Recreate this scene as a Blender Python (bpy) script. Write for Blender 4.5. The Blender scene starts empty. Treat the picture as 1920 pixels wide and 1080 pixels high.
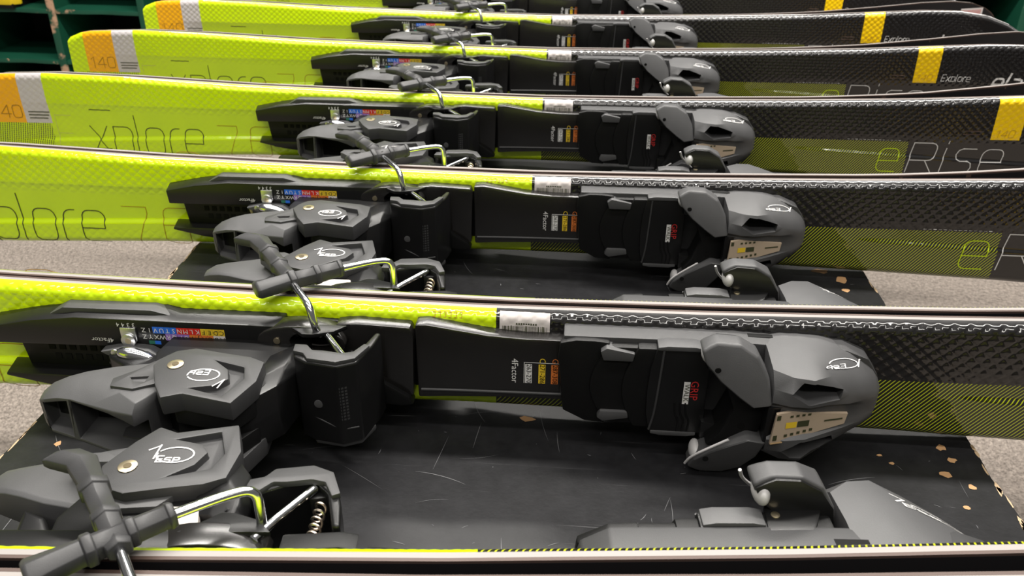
import bpy, bmesh, math, random
from mathutils import Vector, Matrix, Euler
random.seed(7)
SC = bpy.context.scene
COL = SC.collection
R = math.radians

# ------------------------------------------------------------------ camera
cam_d = bpy.data.cameras.new('camera'); cam = bpy.data.objects.new('camera', cam_d); COL.objects.link(cam)
TH, PSI, ROLL = R(28.4), R(3.84), R(0.83)
fwd = Vector((-math.sin(PSI)*math.cos(TH), math.cos(PSI)*math.cos(TH), -math.sin(TH)))
rt = Vector((math.cos(PSI), math.sin(PSI), 0)); up = rt.cross(fwd)
r2 = rt*math.cos(ROLL)+up*math.sin(ROLL); u2 = up*math.cos(ROLL)-rt*math.sin(ROLL)
m = Matrix((r2, u2, -fwd)).transposed().to_4x4(); m.translation = (0, 0, .375)
cam.matrix_world = m
cam_d.sensor_width = 36; cam_d.lens = 30; cam_d.clip_start = .01
cam_d.dof.use_dof = True; cam_d.dof.focus_distance = .56; cam_d.dof.aperture_fstop = 22
SC.camera = cam

# ------------------------------------------------------------------ world and lamps
wd = bpy.data.worlds.new('world'); SC.world = wd; wd.use_nodes = True
bg = wd.node_tree.nodes['Background']; bg.inputs[0].default_value = (1, .97, .93, 1); bg.inputs[1].default_value = .12
def area(name, loc, sx, sy, power, col=(1, .96, .9), rot=(0, 0, 0)):
    l = bpy.data.lights.new(name, 'AREA'); l.shape = 'RECTANGLE'; l.size = sx; l.size_y = sy; l.energy = power; l.color = col
    o = bpy.data.objects.new(name, l); COL.objects.link(o); o.location = loc; o.rotation_euler = rot; return o
area('overhead_light', (.1, 1.25, 2.3), 3.4, .20, 135)
area('overhead_light', (.1, 2.9, 2.3), 3.4, .20, 100)
area('overhead_light', (.0, -1.5, 2.3), 3.4, .28, 40)  # added behind the camera for front fill and glints on the ski bevels
area('overhead_light', (.0, -.1, 2.3), 3.4, .16, 34)  # extra strip, added only for more glints along the top edges
SC.view_settings.view_transform = 'Standard'; SC.view_settings.look = 'None'
SC.view_settings.gamma = 1; SC.view_settings.exposure = 0.08; SC.view_settings.use_curve_mapping = False

# ------------------------------------------------------------------ materials
def mat(name, col, rough=.5, metal=0., coat=0., spec=.5):
    m_ = bpy.data.materials.new(name); m_.use_nodes = True
    b = m_.node_tree.nodes['Principled BSDF']
    b.inputs['Base Color'].default_value = (*col, 1); b.inputs['Roughness'].default_value = rough
    b.inputs['Metallic'].default_value = metal; b.inputs['Coat Weight'].default_value = coat
    b.inputs['Specular IOR Level'].default_value = spec
    if name == 'topsheet': b.inputs['Specular IOR Level'].default_value = .25; b.inputs['Coat IOR'].default_value = 1.8; b.inputs['Coat Roughness'].default_value = .05
    return m_
class NT:
    def __init__(s, m_): s.t = m_.node_tree; s.n = s.t.nodes; s.l = s.t.links; s.b = s.n['Principled BSDF']
    def new(s, k, **kw):
        n = s.n.new(k)
        for a, v in kw.items(): setattr(n, a, v)
        return n
    def put(s, sock, v):
        if isinstance(v, (int, float)): sock.default_value = v
        elif isinstance(v, tuple): sock.default_value = v if len(v) == 4 or sock.type == 'VECTOR' else (*v, 1)
        else: s.l.new(v, sock)
    def m(s, op, a, b=0., c=0.):
        n = s.new('ShaderNodeMath', operation=op); s.put(n.inputs[0], a); s.put(n.inputs[1], b)
        if op in ('MULTIPLY_ADD', 'COMPARE'): s.put(n.inputs[2], c)
        return n.outputs[0]
    def mix(s, f, a, b):
        n = s.new('ShaderNodeMix', data_type='RGBA'); s.put(n.inputs[0], f); s.put(n.inputs[6], a); s.put(n.inputs[7], b); return n.outputs[2]
    def noise(s, vec, scale, detail=3, rough=.5):
        n = s.new('ShaderNodeTexNoise'); n.inputs['Scale'].default_value = scale; n.inputs['Detail'].default_value = detail
        n.inputs['Roughness'].default_value = rough
        if vec is not None: s.l.new(vec, n.inputs['Vector'])
        return n.outputs[0]
    def obj(s): return s.new('ShaderNodeTexCoord').outputs['Object']
    def bump(s, h, strength, dist):
        n = s.new('ShaderNodeBump'); n.inputs['Strength'].default_value = strength; n.inputs['Distance'].default_value = dist
        s.l.new(h, n.inputs['Height']); s.l.new(n.outputs[0], s.b.inputs['Normal'])
    def ramp(s, f, a, b):
        n = s.new('ShaderNodeMapRange'); s.put(n.inputs[0], f); n.inputs[1].default_value = a; n.inputs[2].default_value = b; return n.outputs[0]

def plastic(name, col, rough, grain=.25, spec=.5):
    m_ = mat(name, col, rough, spec=spec); t = NT(m_); co = t.obj()
    t.bump(t.noise(co, 1900, 2), grain, .0002)
    n = t.noise(co, 45, 4)
    t.l.new(t.mix(n, tuple(c*.8 for c in col), tuple(c*1.25 for c in col)), t.b.inputs['Base Color'])
    return m_
M = {}
M['black'] = plastic('black_plastic', (.0055, .0055, .0057), .45, spec=.28)
M['black2'] = plastic('satin_black_plastic', (.008, .008, .0083), .30, .1, spec=.42)
M['grey'] = plastic('dark_grey_plastic', (.040, .040, .0415), .47)
M['grey2'] = plastic('mid_grey_plastic', (.066, .066, .068), .46)
M['plate'] = plastic('glossy_black_plastic', (.012, .011, .0105), .24, .05, spec=.9)
M['deep'] = mat('deep_black', (.004, .004, .004), .7, spec=.2)
M['chrome'] = mat('chrome', (.75, .76, .78), .16, 1.)
M['steel'] = mat('steel_edge', (.085, .055, .045), .45, .2)
M['silver'] = mat('silver', (.72, .72, .74), .32, 1.)
M['brass'] = mat('brassy_screw', (.80, .68, .46), .3, 1.)
M['white'] = mat('white_plastic', (.50, .49, .49), .4)
M['milky'] = mat('milky_plastic', (.55, .50, .46), .4)
M['sidewall'] = mat('white_sidewall', (.30, .275, .26), .45)
M['base'] = mat('ski_base', (.012, .011, .012), .4)
M['print'] = mat('white_print', (.75, .74, .73), .5)
M['redprint'] = mat('red_print', (.62, .03, .03), .5)
M['orange'] = mat('orange_print', (.75, .20, .04), .5)
M['yellow'] = mat('yellow_print', (.80, .55, .03), .5)
M['ylime'] = mat('lime_print', (.60, .78, .01), .4)
M['darkprint'] = mat('dark_print', (.045, .05, .02), .5)
M['paleprint'] = mat('pale_lime_print', (.62, .62, .18), .4)
M['amberprint'] = mat('amber_print', (.42, .22, .01), .5)
M['label'] = mat('label_paper', (.76, .70, .68), .45)
M['blue'] = mat('blue_print', (.02, .16, .75), .5)
M['red'] = mat('red_cell', (.72, .03, .02), .5)
M['purple'] = mat('purple_print', (.32, .17, .55), .5)
M['green'] = mat('green_print', (.02, .16, .10), .5)
M['tan'] = mat('tan_window', (.48, .38, .28), .28)
M['tanedge'] = mat('amber_edge', (.62, .42, .22), .3)
M['wood'] = mat('bare_wood', (.45, .26, .12), .7)
M['scratch'] = mat('scratch_grey', (.10, .10, .105), .6)

def topsheet_mat():
    m_ = mat('topsheet', (.6, .8, .01), .42, 0, .75, .35); t = NT(m_)
    uv = t.new('ShaderNodeUVMap'); uv.uv_map = 'uv'
    sp = t.new('ShaderNodeSeparateXYZ'); t.l.new(uv.outputs[0], sp.inputs[0]); x, v = sp.outputs[0], sp.outputs[1]
    gt = lambda a, b: t.m('GREATER_THAN', a, b)
    lt = lambda a, b: t.m('LESS_THAN', a, b)
    AND = lambda a, b: t.m('MULTIPLY', a, b)
    def box(x0, x1, v0, v1): return AND(AND(gt(x, x0), lt(x, x1)), AND(gt(v, v0), lt(v, v1)))
    lime = (.60, .83, .004, 1)
    n = t.noise(uv.outputs[0], 30, 3)
    lime = t.mix(n, (.58, .80, .0, 1), (.70, .92, .0, 1))
    # fine dark hatch near the tail
    q = t.m('FRACT', t.m('DIVIDE', t.m('SUBTRACT', x, t.m('MULTIPLY', v, .25)), .0029))
    q2 = t.m('FRACT', t.m('DIVIDE', t.m('ADD', v, t.m('MULTIPLY', x, .1)), .0026))
    hatch = AND(AND(gt(q, .52), box(-.76, -.657, -.08, -.0105)), gt(q2, .2))
    c = t.mix(hatch, lime, (.10, .12, .01, 1))
    q3 = t.m('FRACT', t.m('DIVIDE', x, .0035))
    # black front half
    c = t.mix(gt(x, -.0355), c, (.0085, .0075, .0078, 1))
    st = t.m('FRACT', t.m('DIVIDE', t.m('SUBTRACT', x, t.m('MULTIPLY', v, .8)), .0031))
    c = t.mix(AND(lt(st, .30), box(-.0350, .396, -.09, .001)), c, (.50, .56, .01, 1))
    c = t.mix(box(.487, .520, .006, .08), c, (1.0, .64, .0, 1))
    c = t.mix(box(-.733, -.688, -.0105, .08), c, (1.0, .47, .0, 1))
    c = t.mix(box(-.688, -.655, -.0105, .08), c, (.62, .58, .60, 1))
    c = t.mix(box(.722, .731, -.02, .02), c, (.90, .60, .004, 1))
    t.l.new(c, t.b.inputs['Base Color'])
    return m_
M['topsheet'] = topsheet_mat()

def bench_mat():
    m_ = mat('worn_black_paint', (.012, .012, .013), .38, spec=.26); t = NT(m_); co = t.obj()
    n = t.noise(co, 6, 5, .6); n2 = t.noise(co, 320, 3); n3 = t.noise(co, 40, 5, .7)
    mp = t.new('ShaderNodeMapping'); mp.inputs['Scale'].default_value = (9, 300, 1); mp.inputs['Rotation'].default_value = (0, 0, .3)
    t.l.new(co, mp.inputs[0]); s1 = t.noise(mp.outputs[0], 1, 2)
    scr = t.ramp(s1, .70, .80)
    c = t.mix(t.ramp(n3, .3, .8), (.010, .010, .011, 1), (.022, .022, .024, 1))
    c = t.mix(t.m('MULTIPLY', scr, .25), c, (.09, .09, .095, 1))
    t.l.new(c, t.b.inputs['Base Color'])
    t.l.new(t.m('MULTIPLY_ADD', n, .3, .22), t.b.inputs['Roughness'])
    t.bump(t.m('ADD', n2, scr), .22, .0004)
    return m_
M['bench'] = bench_mat()
def carpet_mat():
    m_ = mat('beige_loop_carpet', (.3, .26, .23), .95); t = NT(m_); co = t.obj()
    vo = t.new('ShaderNodeTexVoronoi'); vo.inputs['Scale'].default_value = 260; t.l.new(co, vo.inputs['Vector'])
    n = t.noise(co, 140, 5, .65); n2 = t.noise(co, 25, 3)
    c = t.mix(t.ramp(n, .32, .68), (.10, .082, .068, 1), (.42, .36, .31, 1))
    c = t.mix(t.m('MULTIPLY', n2, .5), c, (.33, .285, .25, 1))
    t.l.new(c, t.b.inputs['Base Color'])
    t.bump(t.m('SUBTRACT', n, vo.outputs['Distance']), 1., .004)
    return m_
M['carpet'] = carpet_mat()
def shelf_mat():
    m_ = mat('worn_green_paint', (.01, .09, .05), .45); t = NT(m_); co = t.obj()
    geo = t.new('ShaderNodeNewGeometry'); sp = t.new('ShaderNodeSeparateXYZ'); t.l.new(co, sp.inputs[0])
    n = t.noise(co, 9, 5, .6)
    nearfront = t.m('LESS_THAN', sp.outputs[1], .004)
    w = t.m('MULTIPLY', t.ramp(n, .55, .60), nearfront)
    c = t.mix(t.noise(co, 5, 3), (.006, .060, .034, 1), (.010, .10, .056, 1))
    c = t.mix(w, c, (.55, .34, .22, 1)); t.l.new(c, t.b.inputs['Base Color'])
    return m_
M['shelf'] = shelf_mat()

# ------------------------------------------------------------------ helpers
def mk(name, me, m_=None, parent=None):
    if m_ is not None and not me.materials: me.materials.append(m_)
    o = bpy.data.objects.new(name, me); COL.objects.link(o)
    if parent: o.parent = parent
    return o
def tag(o, label=None, cat=None, group=None, kind=None):
    for k, v in (('label', label), ('category', cat), ('group', group), ('kind', kind)):
        if v: o[k] = v
    return o
def from_bm(bm, name, m_, parent=None, smooth=True, ang=38):
    bmesh.ops.recalc_face_normals(bm, faces=bm.faces)
    me = bpy.data.meshes.new(name); bm.to_mesh(me); bm.free()
    if smooth and len(me.polygons):
        me.polygons.foreach_set('use_smooth', [True]*len(me.polygons)); me.set_sharp_from_angle(angle=R(ang))
    return mk(name, me, m_, parent)
def bev(bm, off, seg=2, ang=22):
    if off <= 0: return
    bmesh.ops.recalc_face_normals(bm, faces=bm.faces)
    es = [e for e in bm.edges if len(e.link_faces) == 2 and e.calc_face_angle(0) > R(ang)]
    bmesh.ops.bevel(bm, geom=es, offset=off, segments=seg, affect='EDGES', clamp_overlap=True, profile=.6)
PL = {'xv': lambda a, b, c: (a, b, c), 'xw': lambda a, b, c: (a, c, b), 'vw': lambda a, b, c: (c, a, b)}
def prism_bm(bm, pts, a0, a1, plane='xv', top=None):
    f = PL[plane]; n = len(pts); top = top or pts
    A = [bm.verts.new(f(p[0], p[1], a0)) for p in pts]
    B = [bm.verts.new(f(p[0], p[1], a1 if len(p) < 3 else p[2])) for p in top]
    bm.faces.new(A[::-1]); bm.faces.new(B)
    for i in range(n): bm.faces.new((A[i], A[(i+1) % n], B[(i+1) % n], B[i]))
def prism(name, pts, a0, a1, m_, parent=None, plane='xv', bevel=.0008, seg=2, top=None, cuts=None):
    bm = bmesh.new(); prism_bm(bm, pts, a0, a1, plane, top)
    if cuts is None: bev(bm, bevel, seg)
    o = from_bm(bm, name, m_, parent)
    if cuts: boolcut(o, cuts, bevel, seg)
    return o
def ringprism(name, outer, inner, a0, a1, m_, parent=None, plane='xv', bevel=.0006):
    f = PL[plane]; bm = bmesh.new(); n = len(outer)
    V = [[bm.verts.new(f(p[0], p[1], a)) for p in L] for a in (a0, a1) for L in (outer, inner)]
    for i in range(n):
        j = (i+1) % n
        bm.faces.new((V[0][i], V[0][j], V[1][j], V[1][i])); bm.faces.new((V[2][i], V[2][j], V[3][j], V[3][i]))
        bm.faces.new((V[0][i], V[0][j], V[2][j], V[2][i])); bm.faces.new((V[1][i], V[1][j], V[3][j], V[3][i]))
    bev(bm, bevel); return from_bm(bm, name, m_, parent)
def boolcut(o, cuts, bevel=.0006, seg=2):
    tmp = []
    for c in cuts:      # c = (pts, a0, a1, plane)
        bm = bmesh.new(); prism_bm(bm, c[0], c[1], c[2], c[3]); co = from_bm(bm, 'cutter', None, None, False); tmp.append(co)
        md = o.modifiers.new('b', 'BOOLEAN'); md.operation = 'DIFFERENCE'; md.object = co; md.solver = 'EXACT'
    dg = bpy.context.evaluated_depsgraph_get(); dg.update()
    me = bpy.data.meshes.new_from_object(o.evaluated_get(dg))
    o.modifiers.clear(); old = o.data
    bm = bmesh.new(); bm.from_mesh(me); bmesh.ops.remove_doubles(bm, verts=bm.verts, dist=1e-5)
    bmesh.ops.dissolve_limit(bm, angle_limit=R(1), verts=bm.verts, edges=bm.edges)
    bev(bm, bevel, seg, 30); bmesh.ops.recalc_face_normals(bm, faces=bm.faces); bm.to_mesh(me); bm.free()
    me.polygons.foreach_set('use_smooth', [True]*len(me.polygons)); me.set_sharp_from_angle(angle=R(38))
    o.data = me
    if not me.materials and old.materials: me.materials.append(old.materials[0])
    for c in tmp: bpy.data.objects.remove(c)
def loft(name, secs, m_, parent=None, bevel=.0008, cuts=None, axis='x', seg=2):
    # secs: list of (x, [(v,w)...]) closed rings with equal counts
    bm = bmesh.new(); rings = []
    for x, ring in secs: rings.append([bm.verts.new((x, p[0], p[1]) if len(p) == 2 else p) for p in ring])
    n = len(rings[0])
    for a, b in zip(rings, rings[1:]):
        for i in range(n): bm.faces.new((a[i], a[(i+1) % n], b[(i+1) % n], b[i]))
    bm.faces.new(rings[0][::-1]); bm.faces.new(rings[-1])
    if cuts is None: bev(bm, bevel, seg, 14)
    o = from_bm(bm, name, m_, parent, ang=32)
    if cuts: boolcut(o, cuts, bevel, seg)
    return o
def sym(half):      # half ring for v>=0 from the side bottom up to the centre -> closed ring
    r_ = list(half); l_ = [(-v, w) for v, w in reversed(half) if v > 1e-6]
    return r_+l_
def smooth_path(pts, it=2):
    P = [Vector(p) for p in pts]
    for _ in range(it):
        Q = [P[0]]
        for a, b in zip(P, P[1:]): Q += [a*.75+b*.25, a*.25+b*.75]
        Q.append(P[-1]); P = Q
    return P
def tube(name, pts, r, m_, parent=None, n=12, it=2, closed=False, radii=None):
    P = smooth_path(pts, it) if it else [Vector(p) for p in pts]
    bm = bmesh.new(); rings = []; prev = None
    for i, p in enumerate(P):
        d = (P[min(i+1, len(P)-1)]-P[max(i-1, 0)]).normalized()
        if prev is None:
            a = Vector((0, 0, 1)) if abs(d.z) < .9 else Vector((1, 0, 0)); u = d.cross(a).normalized()
        else: u = (prev-d*prev.dot(d)).normalized()
        prev = u; w = d.cross(u); rr = r if radii is None else radii[i]
        rings.append([bm.verts.new(p+(u*math.cos(t)+w*math.sin(t))*rr) for t in [2*math.pi*k/n for k in range(n)]])
    for a, b in zip(rings, rings[1:]):
        for i in range(n): bm.faces.new((a[i], a[(i+1) % n], b[(i+1) % n], b[i]))
    bm.faces.new(rings[0][::-1]); bm.faces.new(rings[-1])
    return from_bm(bm, name, m_, parent, ang=50)
def disc(name, c, r, h, m_, parent=None, axis='w', n=24, bevel=.0004, cross=False, sy=1.):
    pts = [(math.cos(2*math.pi*k/n)*r, math.sin(2*math.pi*k/n)*r*sy) for k in range(n)]
    bm = bmesh.new()
    pl = {'w': 'xv', 'v': 'xw', 'x': 'vw'}[axis]
    prism_bm(bm, pts, 0, h, pl); bev(bm, bevel, 2)
    if cross:
        for s in (0, 1):
            q = [(-r*.55, -r*.13), (r*.55, -r*.13), (r*.55, r*.13), (-r*.55, r*.13)]
            if s: q = [(b, a) for a, b in q][::-1]
            q = [(a*.8-b*.6, a*.6+b*.8) for a, b in q]
            hh = h
            f = PL[pl]
    o = from_bm(bm, name, m_, None)
    o.data.transform(Matrix.Translation(c)); o.parent = parent
    return o
# ---- lettering: stroke glyphs on a unit cell (width, strokes); y 0 = baseline, 1 = x-height/cap
def arc(cx, cy, rx, ry, a0, a1, n=8): return [(cx+rx*math.cos(R(a0+(a1-a0)*k/n)), cy+ry*math.sin(R(a0+(a1-a0)*k/n))) for k in range(n+1)]
def rbox(x0, y0, x1, y1, r): return arc(x0+r, y0+r, r, r, 180, 270, 3)+arc(x1-r, y0+r, r, r, 270, 360, 3)+arc(x1-r, y1-r, r, r, 0, 90, 3)+arc(x0+r, y1-r, r, r, 90, 180, 3)+[(x0, y0+r)]
G = {
 'x': (.85, [[(0, 1), (.8, 0)], [(.75, 1), (.05, 0)]]),
 'p': (.85, [[(0, 1), (0, -.12)], [(0, .1)]+arc(.2, .2, .2, .2, 200, 270, 3)+arc(.55, .25, .25, .25, 270, 360, 4)+arc(.55, .75, .25, .25, 0, 90, 4)+[(0, 1)]]),
 'l': (.2, [[(0, 1.45), (0, 0)]]),
 'o': (.9, [rbox(0, 0, .8, 1, .25)]),
 'r': (.5, [[(0, 0), (0, .7)]+arc(.3, .7, .3, .3, 180, 90, 4)+[(.45, 1)]]),
 'e': (.9, [[(0, .48), (.8, .48), (.8, .75)]+arc(.55, .75, .25, .25, 0, 90, 4)+arc(.25, .75, .25, .25, 90, 180, 4)+arc(.25, .25, .25, .25, 180, 270, 4)+[(.8, 0)]]),
 'E': (.8, [[(.7, 1.4), (0, 1.4), (0, 0), (.7, 0)], [(0, .7), (.6, .7)]]),
 '7': (.85, [[(0, 1.1), (.72, 1.1), (.72, .9), (.35, 0)]]),
 '6': (.85, [[(.7, 1.1), (.2, 1.1)]+arc(.2, .9, .2, .2, 90, 180, 3)+arc(.2, .2, .2, .2, 180, 270, 3)+arc(.55, .2, .2, .2, 270, 360, 3)+arc(.55, .42, .2, .2, 0, 90, 3)+[(0, .62)]]),
 '1': (.45, [[(0, .8), (.25, 1), (.25, 0)]]),
 '4': (.85, [[(.6, 0), (.6, 1), (0, .3), (.8, .3)]]),
 '0': (.8, [rbox(0, 0, .7, 1, .22)]),
 'R': (1.1, [[(0, 0), (0, 1.2), (.7, 1.2)]+arc(.7, .95, .25, .25, 90, 0, 3)+arc(.7, .7, .25, .2, 0, -90, 3)+[(0, .5)], [(.6, .5), (.98, 0)]]),
 'i': (.25, [[(0, 1), (0, 0)], [(0, 1.2), (0, 1.3)]]),
 's': (.8, [[(.7, 1), (.2, 1)]+arc(.2, .75, .2, .25, 90, 270, 4)+[(.5, .5)]+arc(.5, .25, .2, .25, 90, -90, 4)+[(0, 0)]]),
 'a': (.85, [[(.1, 1), (.5, 1)]+arc(.5, .75, .25, .25, 90, 0, 3)+[(.75, 0), (.2, 0)]+arc(.2, .28, .2, .28, 270, 90, 4)+[(.75, .56)]]),
 'n': (.85, [[(0, 0), (0, 1), (.5, 1)]+arc(.5, .75, .25, .25, 90, 0, 3)+[(.75, 0)]]),
 'S': (.85, [[(.7, 1), (.15, 1), (0, .85), (.0, .6), (.12, .5), (.6, .5), (.72, .4), (.72, .12), (.6, 0), (0, 0)]]),
 'P': (.85, [[(0, 0), (0, 1), (.6, 1), (.72, .85), (.72, .55), (.6, .45), (0, .45)]]),
}
def text_strokes(txt, x0, y0, h, gap=.18, sx=1., slant=0.):
    out = []; x = x0
    for ch in txt:
        if ch == ' ': x += h*.5; continue
        w, st = G[ch]
        for s in st: out.append([(x+(p[0]+slant*p[1])*h*sx, y0+p[1]*h) for p in s])
        x += (w+gap)*h*sx
    return out
def ribbons(name, strokes, th, place, m_, parent=None, step=.002):
    bm = bmesh.new()
    for s in strokes:
        P = [Vector(p) for p in s]; Q = [P[0]]
        for a, b in zip(P, P[1:]):
            k = max(1, int((b-a).length/step))
            Q += [a.lerp(b, (i+1)/k) for i in range(k)]
        L = []; N = len(Q)
        for i, p in enumerate(Q):
            d0 = (Q[i]-Q[i-1]).normalized() if i else (Q[1]-Q[0]).normalized()
            d1 = (Q[i+1]-Q[i]).normalized() if i < N-1 else d0
            d = d0+d1
            if d.length < .2: d = d1
            d.normalize(); nn = Vector((-d.y, d.x)); sc = min(1.6, 1/max(.5, nn.dot(Vector((-d1.y, d1.x)))))
            e = -d*th*.5 if i == 0 else (d*th*.5 if i == N-1 else Vector((0, 0)))
            L.append((p+nn*th*.5*sc+e, p-nn*th*.5*sc+e))
        V = [(bm.verts.new(place(*a)), bm.verts.new(place(*b))) for a, b in L]
        for a, b in zip(V, V[1:]):
            try: bm.faces.new((a[0], a[1], b[1], b[0]))
            except ValueError: pass
    me = bpy.data.meshes.new(name); bm.to_mesh(me); bm.free()
    return mk(name, me, m_, parent)
def word(name, txt, size, mtx, m_, parent, sx=1.):
    c = bpy.data.curves.new('t', 'FONT'); c.body = txt; c.size = size; c.align_x = 'CENTER'; c.align_y = 'CENTER'; c.resolution_u = 2
    o = bpy.data.objects.new('t', c); COL.objects.link(o)
    dg = bpy.context.evaluated_depsgraph_get(); dg.update()
    me = bpy.data.meshes.new_from_object(o.evaluated_get(dg)); bpy.data.objects.remove(o)
    me.materials.clear(); me.transform(mtx @ Matrix.Diagonal((sx, 1, 1, 1))); me.name = name
    return mk(name, me, m_, parent)
def quads(name, rects, place, m_, parent):
    bm = bmesh.new()
    for (a0, b0, a1, b1) in rects: bm.faces.new([bm.verts.new(place(a, b)) for a, b in ((a0, b0), (a1, b0), (a1, b1), (a0, b1))])
    me = bpy.data.meshes.new(name); bm.to_mesh(me); bm.free(); return mk(name, me, m_, parent)

# ------------------------------------------------------------------ setting: carpet floor
bm = bmesh.new(); bmesh.ops.create_grid(bm, x_segments=2, y_segments=2, size=4)
fl = from_bm(bm, 'floor', M['carpet'], None, False); fl.location = (0, 1.5, -.45); tag(fl, kind='structure')
bm = bmesh.new(); bmesh.ops.create_grid(bm, x_segments=1, y_segments=1, size=4)
wb = from_bm(bm, 'wall_back', mat('dark_wall', (.03, .035, .033), .8), None, False)
wb.rotation_euler = (R(90), 0, 0); wb.location = (0, 3.02, 1.5); tag(wb, kind='structure')

# ------------------------------------------------------------------ display bench the skis stand on
BT = -.0012
bench = bpy.data.objects.new('display_bench', None); COL.objects.link(bench); bench.location = (-.04, .95, -.45)
tag(bench, 'low black painted bench with chipped edges that the rows of skis stand on', 'bench')
def wob(y, s): return .0012*math.sin(y*41+s)+.0008*math.sin(y*113+2*s)
bx0, bx1 = -.329, .331
def bench_top():
    ys = [-1.05+.02*i for i in range(int(2.1/.02)+1)]
    out = [(bx0+wob(y, 1), y) for y in ys]+[(bx1+wob(y, 5), y) for y in reversed(ys)]
    return out[::-1]
prism('bench_top', bench_top(), BT+.45-.03, BT+.45, M['bench'], bench, bevel=0)
for (x0, x1, y0, y1) in ((bx0+.015, bx0+.04, -1.02, 1.02), (bx1-.04, bx1-.015, -1.02, 1.02)):
    prism('side_panel', [(x0, y0), (x1, y0), (x1, y1), (x0, y1)], 0, BT+.42, M['bench'], bench, bevel=.002)
for y0 in (-1.03, 1.01):
    prism('end_panel', [(bx0+.04, y0), (bx1-.04, y0), (bx1-.04, y0+.02), (bx0+.04, y0+.02)], 0, BT+.42, M['bench'], bench, bevel=.002)
# worn bare wood along the side edges, chips, scratches (all thin real marks lying on the top)
def chip_mesh(name, specs, m_, z):
    bm = bmesh.new()
    for (cx, cy, rx, ry) in specs:
        n = 9; bm.faces.new([bm.verts.new((cx+rx*math.cos(2*math.pi*k/n)*random.uniform(.5, 1.1), cy+ry*math.sin(2*math.pi*k/n)*random.uniform(.5, 1.1), z)) for k in range(n)])
    o = from_bm(bm, name, m_, bench, False); o['kind'] = 'stuff'; return o
ZT = BT+.45+.0002
specs = []
for i in range(150):
    y = random.uniform(-1, 1)
    specs.append((bx1+wob(y, 5)-random.uniform(0, .002), y, random.uniform(.0006, .0022), random.uniform(.003, .010)))
    y = random.uniform(-1, 1)
    specs.append((bx0+wob(y, 1)+random.uniform(0, .0012), y, random.uniform(.0004, .0014), random.uniform(.003, .012)))
chip_mesh('worn_edge', specs, mat('pale_wood', (.50, .36, .22), .7), ZT)
ch = [(.2893-.0+.04-.012, .5145-.95-.004, .008, .006), (.26+.04-.03, .5145-.95, .006, .003), (.2893+.04-.022, .49-.95, .004, .004), (.30, .462-.95, .005, .004),
      (.31, .477-.95, .004, .003), (.313, .45-.95, .003, .003), (.268, .47-.95, .002, .002), (.262, .478-.95, .0025, .0015), (.302, .43-.95, .003, .002),
      (.29, .757-.95, .010, .006), (.305, .74-.95, .006, .010), (.303, .72-.95, .004, .005), (.02+.0, .4965-.95, .007, .004), (-.30, .44-.95, .003, .003)]
ch += [(random.uniform(.24, .325), random.uniform(-.9, .9), random.uniform(.0006, .0022), random.uniform(.0006, .0022)) for _ in range(26)]
chip_mesh('paint_chip', ch, M['wood'], ZT+.0001)
bm = bmesh.new()
for i in range(700):
    cx, cy = random.uniform(bx0+.01, bx1-.01), random.uniform(-.78, .75)
    L = random.choice((.003, .004, .005, .006, .008, .012, .02, .03))*random.uniform(.5, 1.3); a = random.gauss(.1, .8) if random.random() < .8 else random.gauss(1.6, .3)
    w = random.uniform(.00012, .00035); k = 7; bend = random.uniform(-.25, .25); V = []
    for j in range(k):
        t_ = j/(k-1)-.5; aa = a+bend*t_
        x, y = cx+math.cos(aa)*L*t_, cy+math.sin(aa)*L*t_; ww = w*(1-4*t_*t_*.8)
        V.append((bm.verts.new((x-math.sin(aa)*ww, y+math.cos(aa)*ww, ZT)), bm.verts.new((x+math.sin(aa)*ww, y-math.cos(aa)*ww, ZT))))
    for p, q in zip(V, V[1:]): bm.faces.new((p[0], p[1], q[1], q[0]))
for i in range(260):
    cx, cy, r_ = random.uniform(bx0+.01, bx1-.01), random.uniform(-.78, .75), random.uniform(.0002, .0006)
    bm.faces.new([bm.verts.new((cx+r_*math.cos(k*1.256)*random.uniform(.6, 1.2), cy+r_*math.sin(k*1.256), ZT)) for k in range(5)])
o = from_bm(bm, 'scratches', M['scratch'], bench, False); o['kind'] = 'stuff'

# ------------------------------------------------------------------ green boot shelf behind
shelf = bpy.data.objects.new('boot_shelf', None); COL.objects.link(shelf); shelf.location = (0, 2.6, -.45)
tag(shelf, 'dark green painted cubbyhole shelf with worn tan front edges behind the skis', 'shelf')
def sbox(name, x0, x1, y0, y1, z0, z1, m_=None, b=.002):
    bm = bmesh.new(); prism_bm(bm, [(x0, y0), (x1, y0), (x1, y1), (x0, y1)], z0, z1); bev(bm, b); return from_bm(bm, name, m_ or M['shelf'], shelf)
NP = 15; X0 = -1.607-.288*3
for i in range(NP): sbox('upright', X0+.288*i-.012, X0+.288*i+.012, 0, .33, 0, .95)
zs = [.45-.293-.156+.012, .45-.293, .45-.137, .45+.019, .45+.175, .45+.331]
for z in zs:
    for i in range(NP-1):
        bm = bmesh.new()
        x0, x1 = X0+.288*i+.0122, X0+.288*(i+1)-.0122
        if z == zs[0]: z = .0135
        pts = [(x0, .002), (x0+.09, .003), (x0+.14, .010), (x1-.09, .009), (x1-.05, .003), (x1, .002), (x1, .33), (x0, .33)] if z < .5 else [(x0, .002), (x1, .002), (x1, .33), (x0, .33)]
        prism_bm(bm, pts, z-.013, z); bev(bm, .0015); from_bm(bm, 'shelf_board', M['shelf'], shelf)
sbox('back_panel', X0, X0+.288*(NP-1), .331, .338, 0, .95, mat('unlit_back', (.006, .009, .008), .8), 0)  # near-black colour stands for the unlit backs of the cubbyholes
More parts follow.
